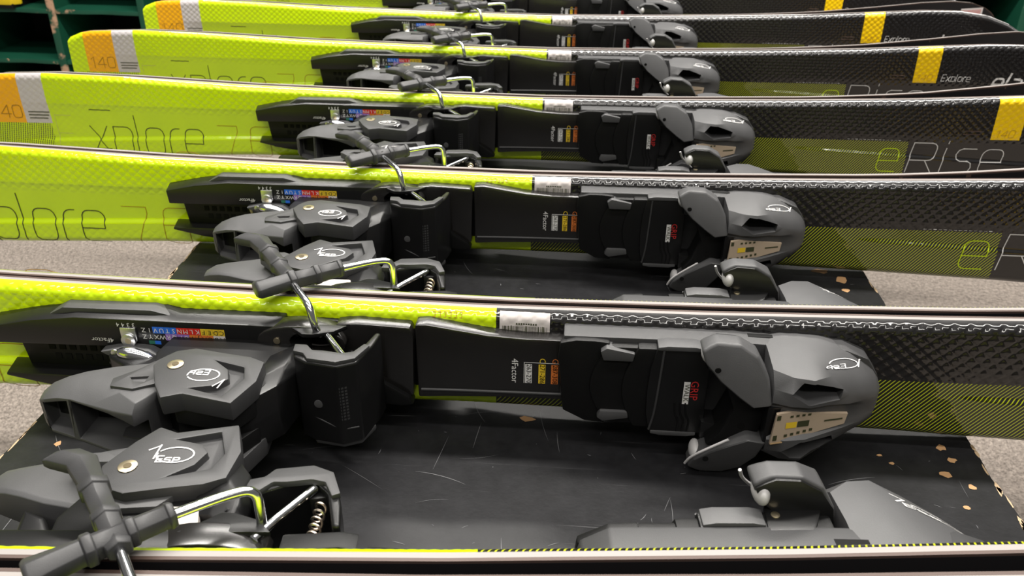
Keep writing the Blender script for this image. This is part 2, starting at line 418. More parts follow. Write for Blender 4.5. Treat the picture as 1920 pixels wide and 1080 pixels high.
# yellow and black boot lying in one cubbyhole (only its toe shows in the photograph)
boot = bpy.data.objects.new('ski_boot', None); COL.objects.link(boot); boot.location = (-1.752, 2.60, -.45+.45-.293+.156)
tag(boot, 'yellow and dark ski boot in the shelf cubbyhole at the top left corner', 'boot')
bsec = []
for x, hw, h0, h1 in ((-.0, .030, .012, .045), (.03, .042, .012, .062), (.09, .046, .012, .075), (.15, .042, .012, .10), (.20, .040, .012, .125), (.25, .034, .012, .125)):
    bsec.append((x, [(hw*math.cos(R(a))*(1 if math.sin(R(a)) < .2 else .92), (h0+h1)/2+(h1-h0)/2*math.sin(R(a))) for a in range(0, 360, 24)]))
o = loft('boot_shell', bsec, mat('yellow_shell', (.75, .55, .01), .35), boot, bevel=0); o.rotation_euler = (0, 0, R(90))
o = prism('boot_sole', [(-.004, -.03), (.26, -.034), (.26, .034), (-.004, .03)], 0, .014, M['black'], boot, bevel=.003); o.rotation_euler = (0, 0, R(90))
o = prism('toe_cap', [(-.006, -.025), (.02, -.044), (.028, -.044), (.028, .044), (.02, .044), (-.006, .025)], .010, .040, mat('yellow_cap', (.75, .55, .01), .35), boot, bevel=.005); o.rotation_euler = (0, 0, R(90))

# ------------------------------------------------------------------ ski geometry
HW = [(-.757, .036), (-.752, .041), (-.735, .0475), (-.72, .050), (-.65, .0525), (-.55, .0505), (-.4, .0445), (-.2, .0405), (-.05, .0387), (.1, .0405), (.25, .0445), (.4, .050), (.5, .0555),
      (.58, .0600), (.64, .0605), (.68, .056), (.71, .046), (.73, .034), (.742, .018), (.7455, .006)]
def lerp_tab(T, x):
    if x <= T[0][0]: return T[0][1]
    for (a, b), (c, d) in zip(T, T[1:]):
        if x <= c: return b+(d-b)*(x-a)/(c-a)
    return T[-1][1]
def ss(a, b, x):
    t_ = min(1, max(0, (x-a)/(b-a))); return t_*t_*(3-2*t_)
GAP = [(-.757, .003), (-.70, .0008), (-.4, .0008), (-.2, .0025), (-.04, .0045), (.29, .008), (.8, .008)]
FAR = [(.25, 0), (.29, .001), (.35, .0065), (.4, .014), (.45, .025), (.5, .037), (.55, .051), (.6, .066), (.66, .086), (.70, .102), (.75, .126)]
MODE = {'far': False}
def bend(x):
    b = lerp_tab(GAP, x)/2
    if MODE['far']: b += lerp_tab(FAR, x)
    elif x > .60: b += 2.2*(x-.60)**2
    if x < -.70: b += .8*(x+.70)**2
    return b
def T(x, v):
    h = lerp_tab(HW, x); d = h-abs(v); s = v/h
    th = .45+.55*min(1, ss(.75, .35, abs(x)))
    w = .0055*(.75+.25*th)+(.0062*th)*math.sin(min(1, max(0, d)/.0075)*math.pi/2)**.7+.0010*(1-s*s)*th
    # recessed channel between two creases
    if x < -.2:
        k = ss(-.72, -.64, x); vg = .015; vr = -.027+.045*(x+.6); dp = .0034
        if v < vg: w -= dp*k*min(1, (vg-v)/(vg-vr))**.55*ss(vr-.0045, vr, v)
    elif x > .22:
        k = ss(.25, .32, x); vr = -.009-.05*(x-.29); vg = .008; dp = .0022
        if v < vg: w -= dp*k*min(1, (vg-v)/(vg-vr))**.8*ss(vr-.0040, vr, v)
    # quilted diamond emboss
    a = .0007 if x > -.0355 else .00052
    if v < .001 and x > -.0355: a = .00006
    elif v < .008 and x < -.0355:
        a = .0004*(1-ss(-.66, -.54, x)*.8) if v > -.03 else .00045
    a *= ss(.0005, .0025, d)*(1 if x < .62 else ss(.70, .62, x))
    if a > 0:
        P, Q = .0100, .0086
        q1 = abs(math.sin(math.pi*(x/P+v/Q))); q2 = abs(math.sin(math.pi*(x/P-v/Q)))
        w += a*(min(1., (q1*q2)**.5*1.25)-.5)
    return w+bend(x)
def ski_top_mesh():
    NXs = 1450; NV = 104; x0, x1 = -.757, .7455
    verts = []; uvs = []; faces = []
    for i in range(NXs+1):
        x = x0+(x1-x0)*i/NXs; h = lerp_tab(HW, x)
        for j in range(NV+1):
            s = j/NV*2-1; s = math.sin(s*math.pi/2)*.25+s*.75; v = s*h
            verts.append((x, v, T(x, v))); uvs.append((x, v))
    for i in range(NXs):
        for j in range(NV):
            a = i*(NV+1)+j; faces.append((a, a+NV+1, a+NV+2, a+1))
    me = bpy.data.meshes.new('topsheet'); me.from_pydata(verts, [], faces)
    ul = me.uv_layers.new(name='uv'); li = [0]*len(me.loops); me.loops.foreach_get('vertex_index', li)
    flat = [c for k in li for c in uvs[k]]; ul.data.foreach_set('uv', flat)
    me.polygons.foreach_set('use_smooth', [True]*len(me.polygons)); me.materials.append(M['topsheet']); return me
def band_mesh(name, w0, w1, inset, m_, sides=(1, -1), cap=False):
    # strip following the outline between heights w0..w1 above the base
    bm = bmesh.new()
    xs = [-.757+(.7455+.757)*i/220 for i in range(221)]
    for sd in sides:
        prev = None
        for x in xs:
            h = lerp_tab(HW, x)-inset; b = bend(x); q = .75+.25*(.45+.55*min(1, ss(.75, .35, abs(x))))
            cur = [bm.verts.new((x, sd*(h-.004), w0*q+b)), bm.verts.new((x, sd*h, w0*q+b)), bm.verts.new((x, sd*h, w1*q+b)), bm.verts.new((x, sd*(h-.004), w1*q+b))]
            if prev:
                for k in range(3): bm.faces.new((prev[k], prev[k+1], cur[k+1], cur[k]))
            prev = cur
    for xe in (xs[0], xs[-1]):
        h = lerp_tab(HW, xe)-inset; b = bend(xe)
        bm.faces.new([bm.verts.new((xe, s_*h, w_*.86+b)) for s_, w_ in ((-1, w0), (1, w0), (1, w1), (-1, w1))])
    return from_bm(bm, name, m_, None, True)

def build_ski():
    root = bpy.data.objects.new('ski', None); COL.objects.link(root)
    ts = mk('topsheet', ski_top_mesh(), None, root)
    # base sheet
    bm = bmesh.new(); xs = [-.757+(.7455+.757)*i/120 for i in range(121)]; pr = None
    for x in xs:
        h = lerp_tab(HW, x)-.0015; b = bend(x)
        c = [bm.verts.new((x, -h, b)), bm.verts.new((x, h, b)), bm.verts.new((x, h, b+.0012)), bm.verts.new((x, -h, b+.0012))]
        if pr:
            for k in range(4): bm.faces.new((pr[k], pr[(k+1) % 4], c[(k+1) % 4], c[k]))
        else: bm.faces.new(c)
        pr = c
    bm.faces.new(pr); from_bm(bm, 'base_sheet', M['base'], root)
    for sd in (1, -1):
        o = band_mesh('sidewall', .0021, .0056, .0001, M['sidewall'], (sd,)); o.parent = root
        o = band_mesh('steel_edge', .0001, .0021, .0, M['steel'], (sd,)); o.parent = root
    pt = lambda dz=.00025: (lambda x, v: (x, v, T(x, v)+dz))
    # graphics drawn in line lettering
    def lett(txt, x, y, h, th, mm, gap=.22, sx=1., slant=0., dz=.0004):
        return ribbons('lettering', text_strokes(txt, x, y, h, gap, sx, slant), th, pt(dz), mm, root)
    lett('E', -.650, -.047, .034, .0006, M['paleprint'], sx=.9)
    lett('xplore', -.607, -.047, .0345, .0010, M['darkprint'], gap=.17, sx=.86)
    lett('76', -.440, -.046, .036, .0006, M['amberprint'], gap=.35, sx=.95)
    lett('140', -.727, -.004, .016, .0010, M['amberprint'], gap=.12)
    lett('140', .492, .009, .009, .0004, M['amberprint'], gap=.12, slant=.15)
    lett('Explore', .526, .009, .0065, .0007, M['print'], gap=.2, slant=.15)
    lett('e', .363, -.036, .028, .0010, M['ylime'], slant=.12)
    lett('Rise', .3985, -.036, .030, .0010, M['print'], gap=.2, slant=.12)
    lett('elan', .596, -.002, .016, .0028, M['print'], gap=.22, slant=.3)
    # small grey print in blocks
    for (x0, y0, n, L) in ((.455, .012, 2, .020), (.457, .016, 2, .018), (-.682, .004, 3, .022), (-.682, .000, 3, .024), (-.682, -.004, 3, .022)):
        st = []; x = x0
        while x < x0+L:
            l = random.uniform(.002, .005); st.append([(x, y0), (x+l, y0)]); x += l+.0012
        ribbons('small_print', st, .0012, pt(.0004), M['steel'] if x0 > 0 else M['darkprint'], root)
    st = []; x = -.602
    while x < -.575: l = random.uniform(.001, .003); st.append([(x, .009), (x+l, .009)]); x += l+.0008
    ribbons('small_print', st, .001, pt(.0004), M['darkprint'], root)
    st = [[(-.078+i*.0036, .0335), (-.0765+i*.0036, .0335), (-.0765+i*.0036, .0365), (-.078+i*.0036, .0365)] for i in range(6)]
    ribbons('serial_number', st, .0004, pt(.0005), M['amberprint'], root)
    st = [[(.325+i*.0045, .0025), (.3275+i*.0045, .0025)] for i in range(14)]
    ribbons('dash_line', st, .0004, pt(.0004), M['print'], root)
    # barcode sticker at the top edge just ahead of the lime part
    def sheet(name, x0, x1, v0, v1, mm, dz, par, fn=T):
        bm = bmesh.new(); nx, nv = 24, 12; g = []
        for i in range(nx+1):
            x = x0+(x1-x0)*i/nx; g.append([bm.verts.new((x, v0+(v1-v0)*j/nv, max(fn(x, v0+(v1-v0)*j/nv), fn(x, v0+(v1-v0)*j/nv-.001)+0)+dz)) for j in range(nv+1)])
        for i in range(nx):
            for j in range(nv): bm.faces.new((g[i][j], g[i+1][j], g[i+1][j+1], g[i][j+1]))
        return from_bm(bm, name, mm, par)
    stk = sheet('barcode_sticker', -.0330, .0005, .0240, .0386, M['label'], .0007, root)
    st = []; x = -.031
    while x < -.001:
        w_ = random.choice((.0003, .0003, .0006)); st.append((x, .0262, x+w_, .0302)); x += w_+random.choice((.0004, .0006, .0009))
    quads('barcode', st, lambda a, b: (a, b, T(a, b)+.00155), M['darkprint'], stk)
    quads('sticker_text', [(-.022+i*.0016, .0312, -.021+i*.0016, .0324) for i in range(9)], lambda a, b: (a, b, T(a, b)+.00155), M['darkprint'], stk)
    # label on the base near the tip
    bmx = lambda a, b: (a, b, bend(a)-.0004)
    lb = quads('tip_label', [(.660+.005*i, -.047, .665+.005*i, -.030) for i in range(9)], bmx, M['label'], root)
    quads('tip_barcode', [(.662+.002*i, -.044, .6628+.002*i, -.033) for i in range(20)], lambda a, b: (a, b, bend(a)-.0006), M['redprint'], lb)

    # ---------------- binding: rail and housings (x along the ski, v across, w up from the base)
    prism('rail_plate', [(-.374, .018), (-.368, -.029), (-.35, -.031), (-.15, -.031), (-.10, -.027), (-.10, .027), (-.15, .029), (-.35, .026)], .010, .0175, M['black'], root, bevel=.001)
    # upper and lower housings with chamfered sides and a boat-shaped nose
    ho = [(-.379, .0225), (-.350, .0275), (-.322, .0305), (-.20, .0305), (-.178, .0305), (-.178, .0085), (-.215, .0085), (-.38, .0075)]
    hb = [(-.384, .0235), (-.352, .0305), (-.318, .0345), (-.262, .0345), (-.252, .0325), (-.178, .0325), (-.178, .0085), (-.215, .0085), (-.384, .0075)]
    def housing(s):
        bm = bmesh.new()
        f = lambda p: (p[0], p[1]*s)
        A = [(-.385, .0215), (-.352, .0285), (-.320, .0335), (-.262, .0340), (-.250, .0315), (-.178, .0315), (-.178, .0085), (-.225, .0085), (-.384, .0060)]
        B = [(-.381, .0200), (-.352, .0262), (-.320, .0300), (-.262, .0300), (-.250, .0300), (-.178, .0300), (-.178, .0090), (-.225, .0090), (-.380, .0070)]
        if s < 0:
            A = [(a, b if b > .01 else .017) for a, b in A]; B = [(a, b if b > .01 else .0175) for a, b in B]
        prism_bm(bm, [f(p) for p in A], .0105, .0300, 'xv', [f(p) for p in B]); bev(bm, .0012, 2)
        return from_bm(bm, 'side_housing', M['black2'], root)
    up_h = housing(1); dn_h = housing(-1)
    prism('side_flare', [(-.345, .026), (-.330, .034), (-.268, .0345), (-.250, .030), (-.28, .029)], .0120, .0240, M['grey'], root, bevel=.0012)
    # engraved sub-detail: vent slots in the plate
    for r0 in range(2):
        for k in range(7): prism('vent_slot', [(-.352+.0075*k+.003*r0, .0005-.008*r0), (-.3475+.0075*k+.003*r0, .0005-.008*r0), (-.3475+.0075*k+.003*r0, -.0042-.008*r0), (-.352+.0075*k+.003*r0, -.0042-.008*r0)], .0176, .0179, M['deep'], root, bevel=0)
    prism('catch_hook', [(-.366, -.018), (-.362, -.0185), (-.360, -.023), (-.3625, -.023)], .0176, .019, M['brass'], root, bevel=.0003)
    # coloured setting scale on the upper housing
    zt = .0302; pf = lambda a, b: (a, b, zt)
    sc0, cw = -.2745, .00415
    rows = [('Z1VUTSNMLKFEDC', 'kkbbbbrrrryyyy', .0205, .0256), ('ZYXWRQPOIJHGBA', 'kkkkppppoooooww'[:14], .0152, .0205)]
    rows[1] = ('ZYXWRQPOIJHGBA', 'kkkkppppooooww', .0152, .0205)
    cm = {'b': 'blue', 'r': 'red', 'y': 'yellow', 'p': 'purple', 'o': 'orange', 'w': 'label'}
    for let, cols, v0, v1 in rows:
        for k, (l, c) in enumerate(zip(let, cols)):
            x = sc0+cw*k
            if c != 'k': quads('scale_cell', [(x, v0, x+cw*.97, v1*.999)], pf, M[cm[c]], up_h)
            word('scale_letter', l, .0048, Matrix.Translation((x+cw*.5, (v0+v1)/2, zt+.0002)) @ Matrix.Rotation(R(180), 4, 'Z'), M['print'] if c in 'kbrp' else M['darkprint'], up_h)
    for k, c in ((1, 'green'), (2, 'blue'), (7, 'purple'), (11, 'orange'), (13, 'yellow')):
        quads('scale_cell', [(sc0+cw*k, .0118, sc0+cw*(k+1)*1, .0146)], pf, M[c], up_h)
    word('scale_lettering', '4Factor', .0050, Matrix.Translation((-.303, .0135, zt)) @ Matrix.Rotation(R(180), 4, 'Z'), M['print'], up_h)
    for k in range(4): word('scale_letter', '3344'[k], .0045, Matrix.Translation((-.279-.0036*k, .0262, zt)) @ Matrix.Rotation(R(180), 4, 'Z'), M['print'], up_h)
    cl = prism('indicator_clip', [(-.2885, .0245), (-.2775, .0245), (-.2775, .0150), (-.280, .0110), (-.286, .0110), (-.2885, .0150)], .0300, .0318, M['silver'], root, bevel=.0007)
    disc('screw', (-.283, .0155, .0318), .0050, .0020, M['silver'], cl)
    disc('screw_recess', (-.283, .0155, .0338), .0022, .0002, M['brass'], cl, bevel=0)
    # guide loop for the brake rod at the end of each housing
    for s in (1, -1):
        outer = []; inner = []
        for k in range(20):
            a = 2*math.pi*k/20; ca, sa = math.cos(a), math.sin(a)
            outer.append((-.1640+.0300*ca, s*(.0200+.0125*sa))); inner.append((-.1550+.0165*ca, s*(.0205+.0080*sa)))
        if s < 0: outer.reverse(); inner.reverse()
        ringprism('guide_loop', outer, inner, .0180, .0330, M['plate'], root, bevel=.0015)
        prism('loop_fin', [(-.1780, .0270), (-.1700, .0320), (-.1600, .0400), (-.1530, .0400), (-.1400, .0350), (-.1330, .0270)], min(s*.0285, s*.0315), max(s*.0285, s*.0315), M['black2'], root, 'xw', bevel=.0008)
        disc('loop_screw', (-.1800, s*.0210, .0330), .0024, .0010, M['brass'], root)
        prism('loop_wedge', [(-.180, s*.030), (-.176, s*.010), (-.200, s*.0085), (-.200, s*.030)], .0105, .0302, M['black2'], root, bevel=.0008)
    # slide plates between heel and toe
    prism('under_plate', [(-.160, .0250), (.012, .0230), (.012, -.0200), (-.085, -.0220), (-.160, -.0250)], .0085, .0150, M['black'], root, bevel=.0005)
    prism('slide_plate', [(-.142, .0300), (-.128, .0315), (-.092, .0300), (-.0900, .0240), (-.0915, -.0240), (-.100, -.0290), (-.118, -.0260), (-.142, -.0220)], .0105, .0245, M['plate'], root, bevel=.0018)
    prism('plate_flare', [(-.128, -.006), (-.122, -.006), (-.094, -.0240), (-.0915, -.0295), (-.100, -.0310), (-.128, -.0290)], .0180, .0285, M['black'], root, bevel=.0015)
    sp = prism('slide_plate', [(-.0885, .0330), (-.080, .0335), (-.060, .0305), (-.040, .0275), (-.015, .0260), (.012, .0260), (.012, -.0215), (-.030, -.0218), (-.070, -.0235), (-.0885, -.0250)], .0105, .0255, M['plate'], root, bevel=.0022)
    tube('plate_rib', [(-.086, -.0180, .0255), (-.060, -.0172, .0257), (.012, -.0165, .0257)], .0012, M['grey'], root, 8)
    RZ = Matrix.Rotation(R(-90), 4, 'Z')
    word('length_scale', '4Factor', .0062, Matrix.Translation((-.0220, .0010, .0258)) @ RZ, M['print'], sp)
    for (x, mm, t1, t2) in ((-.0125, 'print', '', '263-270'), (-.0035, 'yellow', 'C', '271-286'), (.0050, 'orange', 'G', '287-308')):
        quads('length_patch', [(x-.0024, -.0085, x+.0022, .0068)], lambda a, b: (a, b, .02575), M[mm], sp)
        word('length_scale', t2, .0046, Matrix.Translation((x, -.0008, .0259)) @ RZ, M['deep'], sp)
        if t1: word('length_scale', t1, .0058, Matrix.Translation((x, .0098, .0258)) @ RZ, M[mm], sp)
    quads('length_frame', [(-.0158, -.0085, -.0154, .0080), (-.0158, .0078, .0090, .0082)], lambda a, b: (a, b, .0258), M['print'], sp)
    for (x, v, w_) in ((-.176, .0105, .026), (-.172, -.003, .028), (-.1335, .006, .0252)): 
        disc('mounting_screw', (x, v, w_-.001), .0036, .0016, M['silver'], root)
    prism('carriage', [(-.290, .0075), (-.150, .0075), (-.150, -.0150), (-.280, -.0150)], .0176, .0235, M['black'], root, bevel=.001)

    # ---------------- heel piece
    hb_ = prism('heel_body', [(-.252, .022), (-.160, .022), (-.158, .034), (-.166, .060), (-.176, .088), (-.188, .098), (-.214, .098), (-.245, .080), (-.256, .050)], -.0185, .0185, M['black'], root, 'xw', bevel=.002)
    cupf = lambda h_: [(v*.80-.0005 if v > 0 else v, w_) for v, w_ in sym(h_)]
    loft('heel_cup', [(-.190, cupf([(.0205, .050), (.0205, .085), (.019, .103), (.0, .106)])), (-.178, cupf([(.0245, .046), (.0250, .075), (.021, .094), (.0, .098)])),
                      (-.166, cupf([(.0255, .034), (.0255, .058), (.0215, .078), (.0, .082)])), (-.160, cupf([(.021, .026), (.021, .045), (.018, .060), (.0, .062)]))], M['black2'], root, bevel=.0012)
    tube('heel_rim', [(-.1780, .0150, .0660), (-.1700, .0010, .0560), (-.1630, -.0080, .0520), (-.1620, -.0170, .0500), (-.1700, -.0260, .0480)], .0011, M['grey'], root, 8)
    for s in (1, -1):
        # cap with the mark; pocket cut near its far end
        cap = [(-.2430, .0780), (-.2400, .0680), (-.2350, .0610), (-.2240, .0570), (-.2040, .0610), (-.1860, .0640), (-.1755, .0690), (-.1735, .0900), (-.1810, .1130), (-.2130, .1060), (-.2240, .1110), (-.2330, .0980)]
        a0, a1 = (.0150, .0280) if s > 0 else (-.0280, -.0150)
        c0, c1 = (.0235, .0400) if s > 0 else (-.0400, -.0235)
        pocket = [(-.2110, .0925), (-.1890, .0990), (-.1830, .0830), (-.1880, .0730), (-.1960, .0730)]
        pocket = [(-.2110, .1000), (-.1890, .1065), (-.1820, .0880), (-.1860, .0760), (-.2060, .0700), (-.1950, .0790), (-.1910, .0890), (-.1960, .0960)]
        cp = prism('heel_cap', cap, a0, a1, M['grey'], root, 'xw', bevel=.0012, cuts=[(pocket, c0, c1, 'xw')])
        prism('cap_skirt', [(-.221, .104), (-.184, .1110), (-.175, .094), (-.177, .072), (-.205, .074), (-.228, .090)], min(s*.004, s*.0155), max(s*.004, s*.0155), M['black'], root, 'xw', bevel=.0015)
        disc('screw', (-.2290, s*.0280-(.0 if s > 0 else .0008), .0770), .0050, .0008, M['brass'], cp, axis='v')
        disc('screw_slot', (-.2290, s*.0289-(.0 if s > 0 else .0002), .0770), .0021, .0002, mat('dark_slot', (.16, .13, .08), .4, 1) if 'slot' not in M else M['slot'], cp, axis='v', bevel=0)
        lp = (lambda a, b, s=s: (-.2170+b*.55+a*1.0, s*.02455, .0765+b-a*.0)) 
        # "10 ESP": round mark
        vv = s*.02830
        F = (lambda a, b, s=s, vv=vv: (-.2075+a, vv, .0865+b))
        ring = arc(.0, .0, .0098, .0062, 150, -190, 20) if s > 0 else arc(.0, .0, .0098, .0062, 150, -190, 20)
        ribbons('mark', [ring, [(.0135, .0125), (.0145, .0040)] if s > 0 else [(-.0100, .0075), (-.0150, .0040)], ([(.0100, .0110), (.0145, .0040)] if s > 0 else [(-.0100, .0080), (-.0105, -.003)])], .0009, F, M['print'], cp, .001)
        es = text_strokes('ESP', -.0085, -.0058, .0034, .25, 1.2)
        ribbons('mark_lettering', [[(p[0], p[1]) for p in q] for q in es] if s < 0 else [[(-p[0]-.006, -p[1]-.006) for p in q] for q in es], .0009, F, M['print'], cp, .001)
        # jaw plate below the cap with a hook-shaped notch
        b0, b1 = (.0160, .0222) if s > 0 else (-.0222, -.0160)
        jaw = [(-.2660, .0860), (-.2640, .0940), (-.2490, .0960), (-.2300, .0850), (-.2330, .0760), (-.2380, .0700), (-.2340, .0650), (-.2290, .0630), (-.2190, .0650), (-.2130, .0720), (-.2110, .0780), (-.2030, .0690), (-.2010, .0620), (-.2070, .0540), (-.2300, .0520), (-.2430, .0570), (-.2540, .0740)][::-1]
        prism('jaw_plate', jaw, b0, b1, M['grey2'] if MODE['far'] else M['grey'], root, 'xw', bevel=.0008, cuts=[([(-.2560, .0840), (-.2520, .0880), (-.2450, .0880), (-.2450, .0820)], b0-.01 if s < 0 else .0165, .03 if s > 0 else -.0165, 'xw')])
    # heel lever: hollow claw that reaches back and outwards
    def lever(ang):
        secs = []
        for x, hw, w0, wc, hf, wf in ((-.3130, .0100, .0820, .0870, .0080, .0930), (-.3070, .0145, .0795, .0845, .0115, .0970), (-.2980, .0178, .0770, .0825, .0135, .0975), (-.2880, .0195, .0735, .0825, .0140, .0990),
                              (-.2730, .0200, .0680, .0880, .0140, .1040), (-.2560, .0205, .0640, .0980, .0150, .1100), (-.2420, .0205, .0610, .1080, .0160, .1140), (-.2350, .0195, .0650, .0930, .0160, .0980)):
            secs.append((x, [(hw-.002, w0), (hw, w0+.003), (hw, wc), (hf, wf), (-hw+.0010, wf), (-hw-.0010, wf-.004), (-hw, w0+.003), (-hw+.002, w0)]))
        o = loft('heel_lever', secs, M['grey2'], root, bevel=.0008, cuts=[
            ([(-.3090, -.0110), (-.2930, -.0155), (-.2915, .0120), (-.3090, .0085)], .0840, .1300, 'xv'),
            ([(-.2890, -.0160), (-.2520, -.0175), (-.2380, -.0160), (-.2380, .0060), (-.2500, .0100), (-.2600, .0120), (-.2890, .0125)], .0760, .1300, 'xv')])
        if MODE['far']: o.data.transform(Matrix.Diagonal((1, .60, 1, 1)))
        if ang:
            o.data.transform(Matrix.Translation((-.2325, 0, .0695)) @ Matrix.Rotation(ang, 4, 'Y') @ Matrix.Translation((.2325, 0, -.0695)))
        return o
    lv = lever(0)
    if not MODE['far']: prism('lever_dark_inside', [(-.288, -.0155), (-.242, -.0165), (-.242, .0070), (-.288, .0120)], .0763, .0768, M['deep'], root, bevel=0)  # black sheet stands for the shaded inside of the hollow lever
    if not MODE['far']: prism('lever_dark_inside', [(-.307, -.0070), (-.293, -.0100), (-.293, .0095), (-.307, .0065)], .0843, .0850, M['black'], root, bevel=0)  # second black sheet, darkening the small opening near the lever tip
    prism('lever_link', [(-.300, .024), (-.262, .022), (-.258, .045), (-.270, .062), (-.284, .068), (-.280, .050), (-.296, .040)], -.0080, .0080, M['black2'], root, 'xw', bevel=.003, seg=3)
    # chrome catch and milky block
    prism('catch_plate', [(-.302, .0090), (-.286, .0125), (-.268, .0115), (-.257, .0050), (-.264, -.0010), (-.287, .0010)], .0300, .0385, M['grey2'], root, bevel=.0012)
    bm = bmesh.new(); bmesh.ops.create_uvsphere(bm, u_segments=20, v_segments=10, radius=1); bmesh.ops.scale(bm, vec=(.0140, .0062, .0045), verts=bm.verts)
    bmesh.ops.rotate(bm, verts=bm.verts, cent=(0, 0, 0), matrix=Matrix.Rotation(R(-14), 3, 'Z')); bmesh.ops.translate(bm, vec=(-.2760, .0075, .0400), verts=bm.verts)
    from_bm(bm, 'chrome_catch', M['chrome'], root)
    disc('catch_rivet', (-.2910, .0090, .0384), .0028, .0010, M['silver'], root)
    prism('brass_tab', [(-.3040, .0030), (-.2970, .0035), (-.2960, -.0050), (-.3020, -.0060)], .0236, .0270, mat('brass_tab', (.42, .36, .22), .4, .6), root, bevel=.0006)
    tube('catch_arm', [(-.298, -.001, .034), (-.285, -.006, .036), (-.272, -.010, .038)], .0022, M['grey2'], root, 10)
    prism('milky_block', [(-.2140, .0300), (-.1840, .0290), (-.1820, .0420), (-.1850, .0540), (-.2000, .0540), (-.2140, .0400)], -.0230, .0, M['milky'], root, 'xw', bevel=.002)

    # ---------------- brake: pad, spring, rods and grips
    padp = [(-.1610, .0560), (-.1590, .0630), (-.1500, .0685), (-.1300, .0720), (-.1180, .0660), (-.1120, .0450), (-.1100, .0300), (-.1140, .0300), (-.1200, .0530), (-.1270, .0610), (-.1400, .0600), (-.1560, .0520)]
    pd = prism('brake_pad', padp, -.0325, .0290, M['black2'], root, 'xw', bevel=.0022, seg=3)
    prism('pad_side', [(-.1610, .0520), (-.1600, .0600), (-.1530, .0620), (-.1490, .0680), (-.1300, .0708), (-.1190, .0655), (-.1130, .0500), (-.1170, .0480), (-.1220, .0580), (-.1290, .0600), (-.1410, .0580), (-.1480, .0580), (-.1530, .0520)], .0280, .0315, M['grey'], root, 'xw', bevel=.001)
    prism('pad_side', [(-.1610, .0520), (-.1600, .0600), (-.1530, .0620), (-.1490, .0680), (-.1300, .0708), (-.1190, .0655), (-.1130, .0500), (-.1170, .0480), (-.1220, .0580), (-.1290, .0600), (-.1410, .0580), (-.1480, .0580), (-.1530, .0520)], -.0350, -.0310, M['grey'], root, 'xw', bevel=.001)
    gr = []
    for i in range(12):
        for j in range(11): gr.append((-.1420+.0020*i, -.0130+.0024*j, -.1407+.0020*i, -.0115+.0024*j))
    gz = lambda a: .0685+.0030*min(1, max(0, (a+.147)/.018))-(0 if a < -.129 else (a+.129)*.54)
    o = quads('pad_grip_dots', gr, lambda a, b: (a, b, gz(a)+.0002), M['grey'], pd); o['kind'] = 'stuff'
    disc('pad_screw', (-.1440, -.0020, .0690), .0030, .0010, M['grey2'], pd)
    tube('pad_crease', [(-.148, -.0125, .0680), (-.142, -.0150, .0695), (-.130, -.0200, .0712), (-.1200, -.0205, .0668)], .0008, M['grey'], pd, 8)
    coil = [(-.1240+.0030*math.cos(t*.9), -.0240-.0030*math.sin(t*.9), .026+.0007*t) for t in range(0, 40)]
    tube('spring', coil, .0007, mat('spring_steel', (.70, .60, .50), .3, 1), root, 6, 1)
    prism('spring_block', [(-.1300, .0540), (-.1190, .0560), (-.1200, .0600), (-.1290, .0600)], -.0270, .0270, M['black'], root, 'xw')
    for s in (1, -1):
        tube('brake_link', [(-.1280, s*.0290, .0600), (-.1430, s*.0285, .0380), (-.1500, s*.0280, .0260)], .0024, M['chrome'], root, 12, 0)
    # only the arm on the side that faces up is in view; the other one folds under the ski
    def arm(s):
        if s > 0:
            p = [(-.1500, s*.0270, .0330), (-.1515, s*.0310, .0350), (-.1530, s*.0380, .0350), (-.1560, s*.0480, .0310), (-.1640, s*.0500, .0210), (-.1800, s*.0500, -.0030)]; tip = (-.2250, s*.050, -.0660)
        else:
            p = [(-.1480, s*.0240, .0330), (-.1480, s*.0360, .0350), (-.1490, s*.0470, .0370), (-.1560, s*.0500, .0345), (-.1840, s*.0500, .0170)]; tip = (-.2300, s*.050, -.0180)
        a_ = tube('brake_arm', p, .0025, M['chrome'], root, 14, 3)
        e = Vector(p[-1]); d = (Vector(tip)-e).normalized(); Lg = (Vector(tip)-e).length; st = e-d*.004; side = Vector((0, 1, 0)); nrm = d.cross(side).normalized(); Lg += .004
        # moulded grip: collars and a flared end
        prof = [(0, .0050, .0050), (.05, .0060, .0056), (.055, .0050, .0048), (.27, .0054, .0050), (.275, .0064, .0060), (.33, .0064, .0060), (.335, .0054, .0050), (.55, .0058, .0052), (.555, .0070, .0064), (.62, .0070, .0064), (.625, .0058, .0052), (.85, .0072, .0050), (.97, .0082, .0048), (1., .0070, .0036)]
        prof = [(t_*Lg, a, b) for t_, a, b in prof]
        bm = bmesh.new(); rg = []
        for t_, hw, hh in prof:
            c = st+d*t_ + (nrm*(-(max(0, t_-.066)**2)*40) if s > 0 else Vector((0, 0, 0)))
            ring = []
            for k in range(6):
                a = R(30+60*k); ring.append(bm.verts.new(c+nrm*hw*1.12*math.cos(a)+side*hh*(1.3 if s < 0 else 1.12)*math.sin(a)))
            rg.append(ring)
        for a, b in zip(rg, rg[1:]):
            for k in range(6): bm.faces.new((a[k], a[(k+1) % 6], b[(k+1) % 6], b[k]))
        bm.faces.new(rg[0][::-1]); bm.faces.new(rg[-1]); bev(bm, .0006, 1, 30)
        g_ = from_bm(bm, 'arm_grip', M['grey'], a_)
        return a_
    root['arm'] = 1
    arms = {1: arm(1), -1: arm(-1)}

    # ---------------- toe piece
    prism('toe_base', [(.010, .0330), (.120, .0335), (.190, .0310), (.205, .0250), (.213, .013), (.213, -.013), (.205, -.0250), (.190, -.0310), (.120, -.0335), (.026, -.0330), (.012, -.0250), (.009, -.012)], .0105, .0300, M['grey'], root, bevel=.0018)
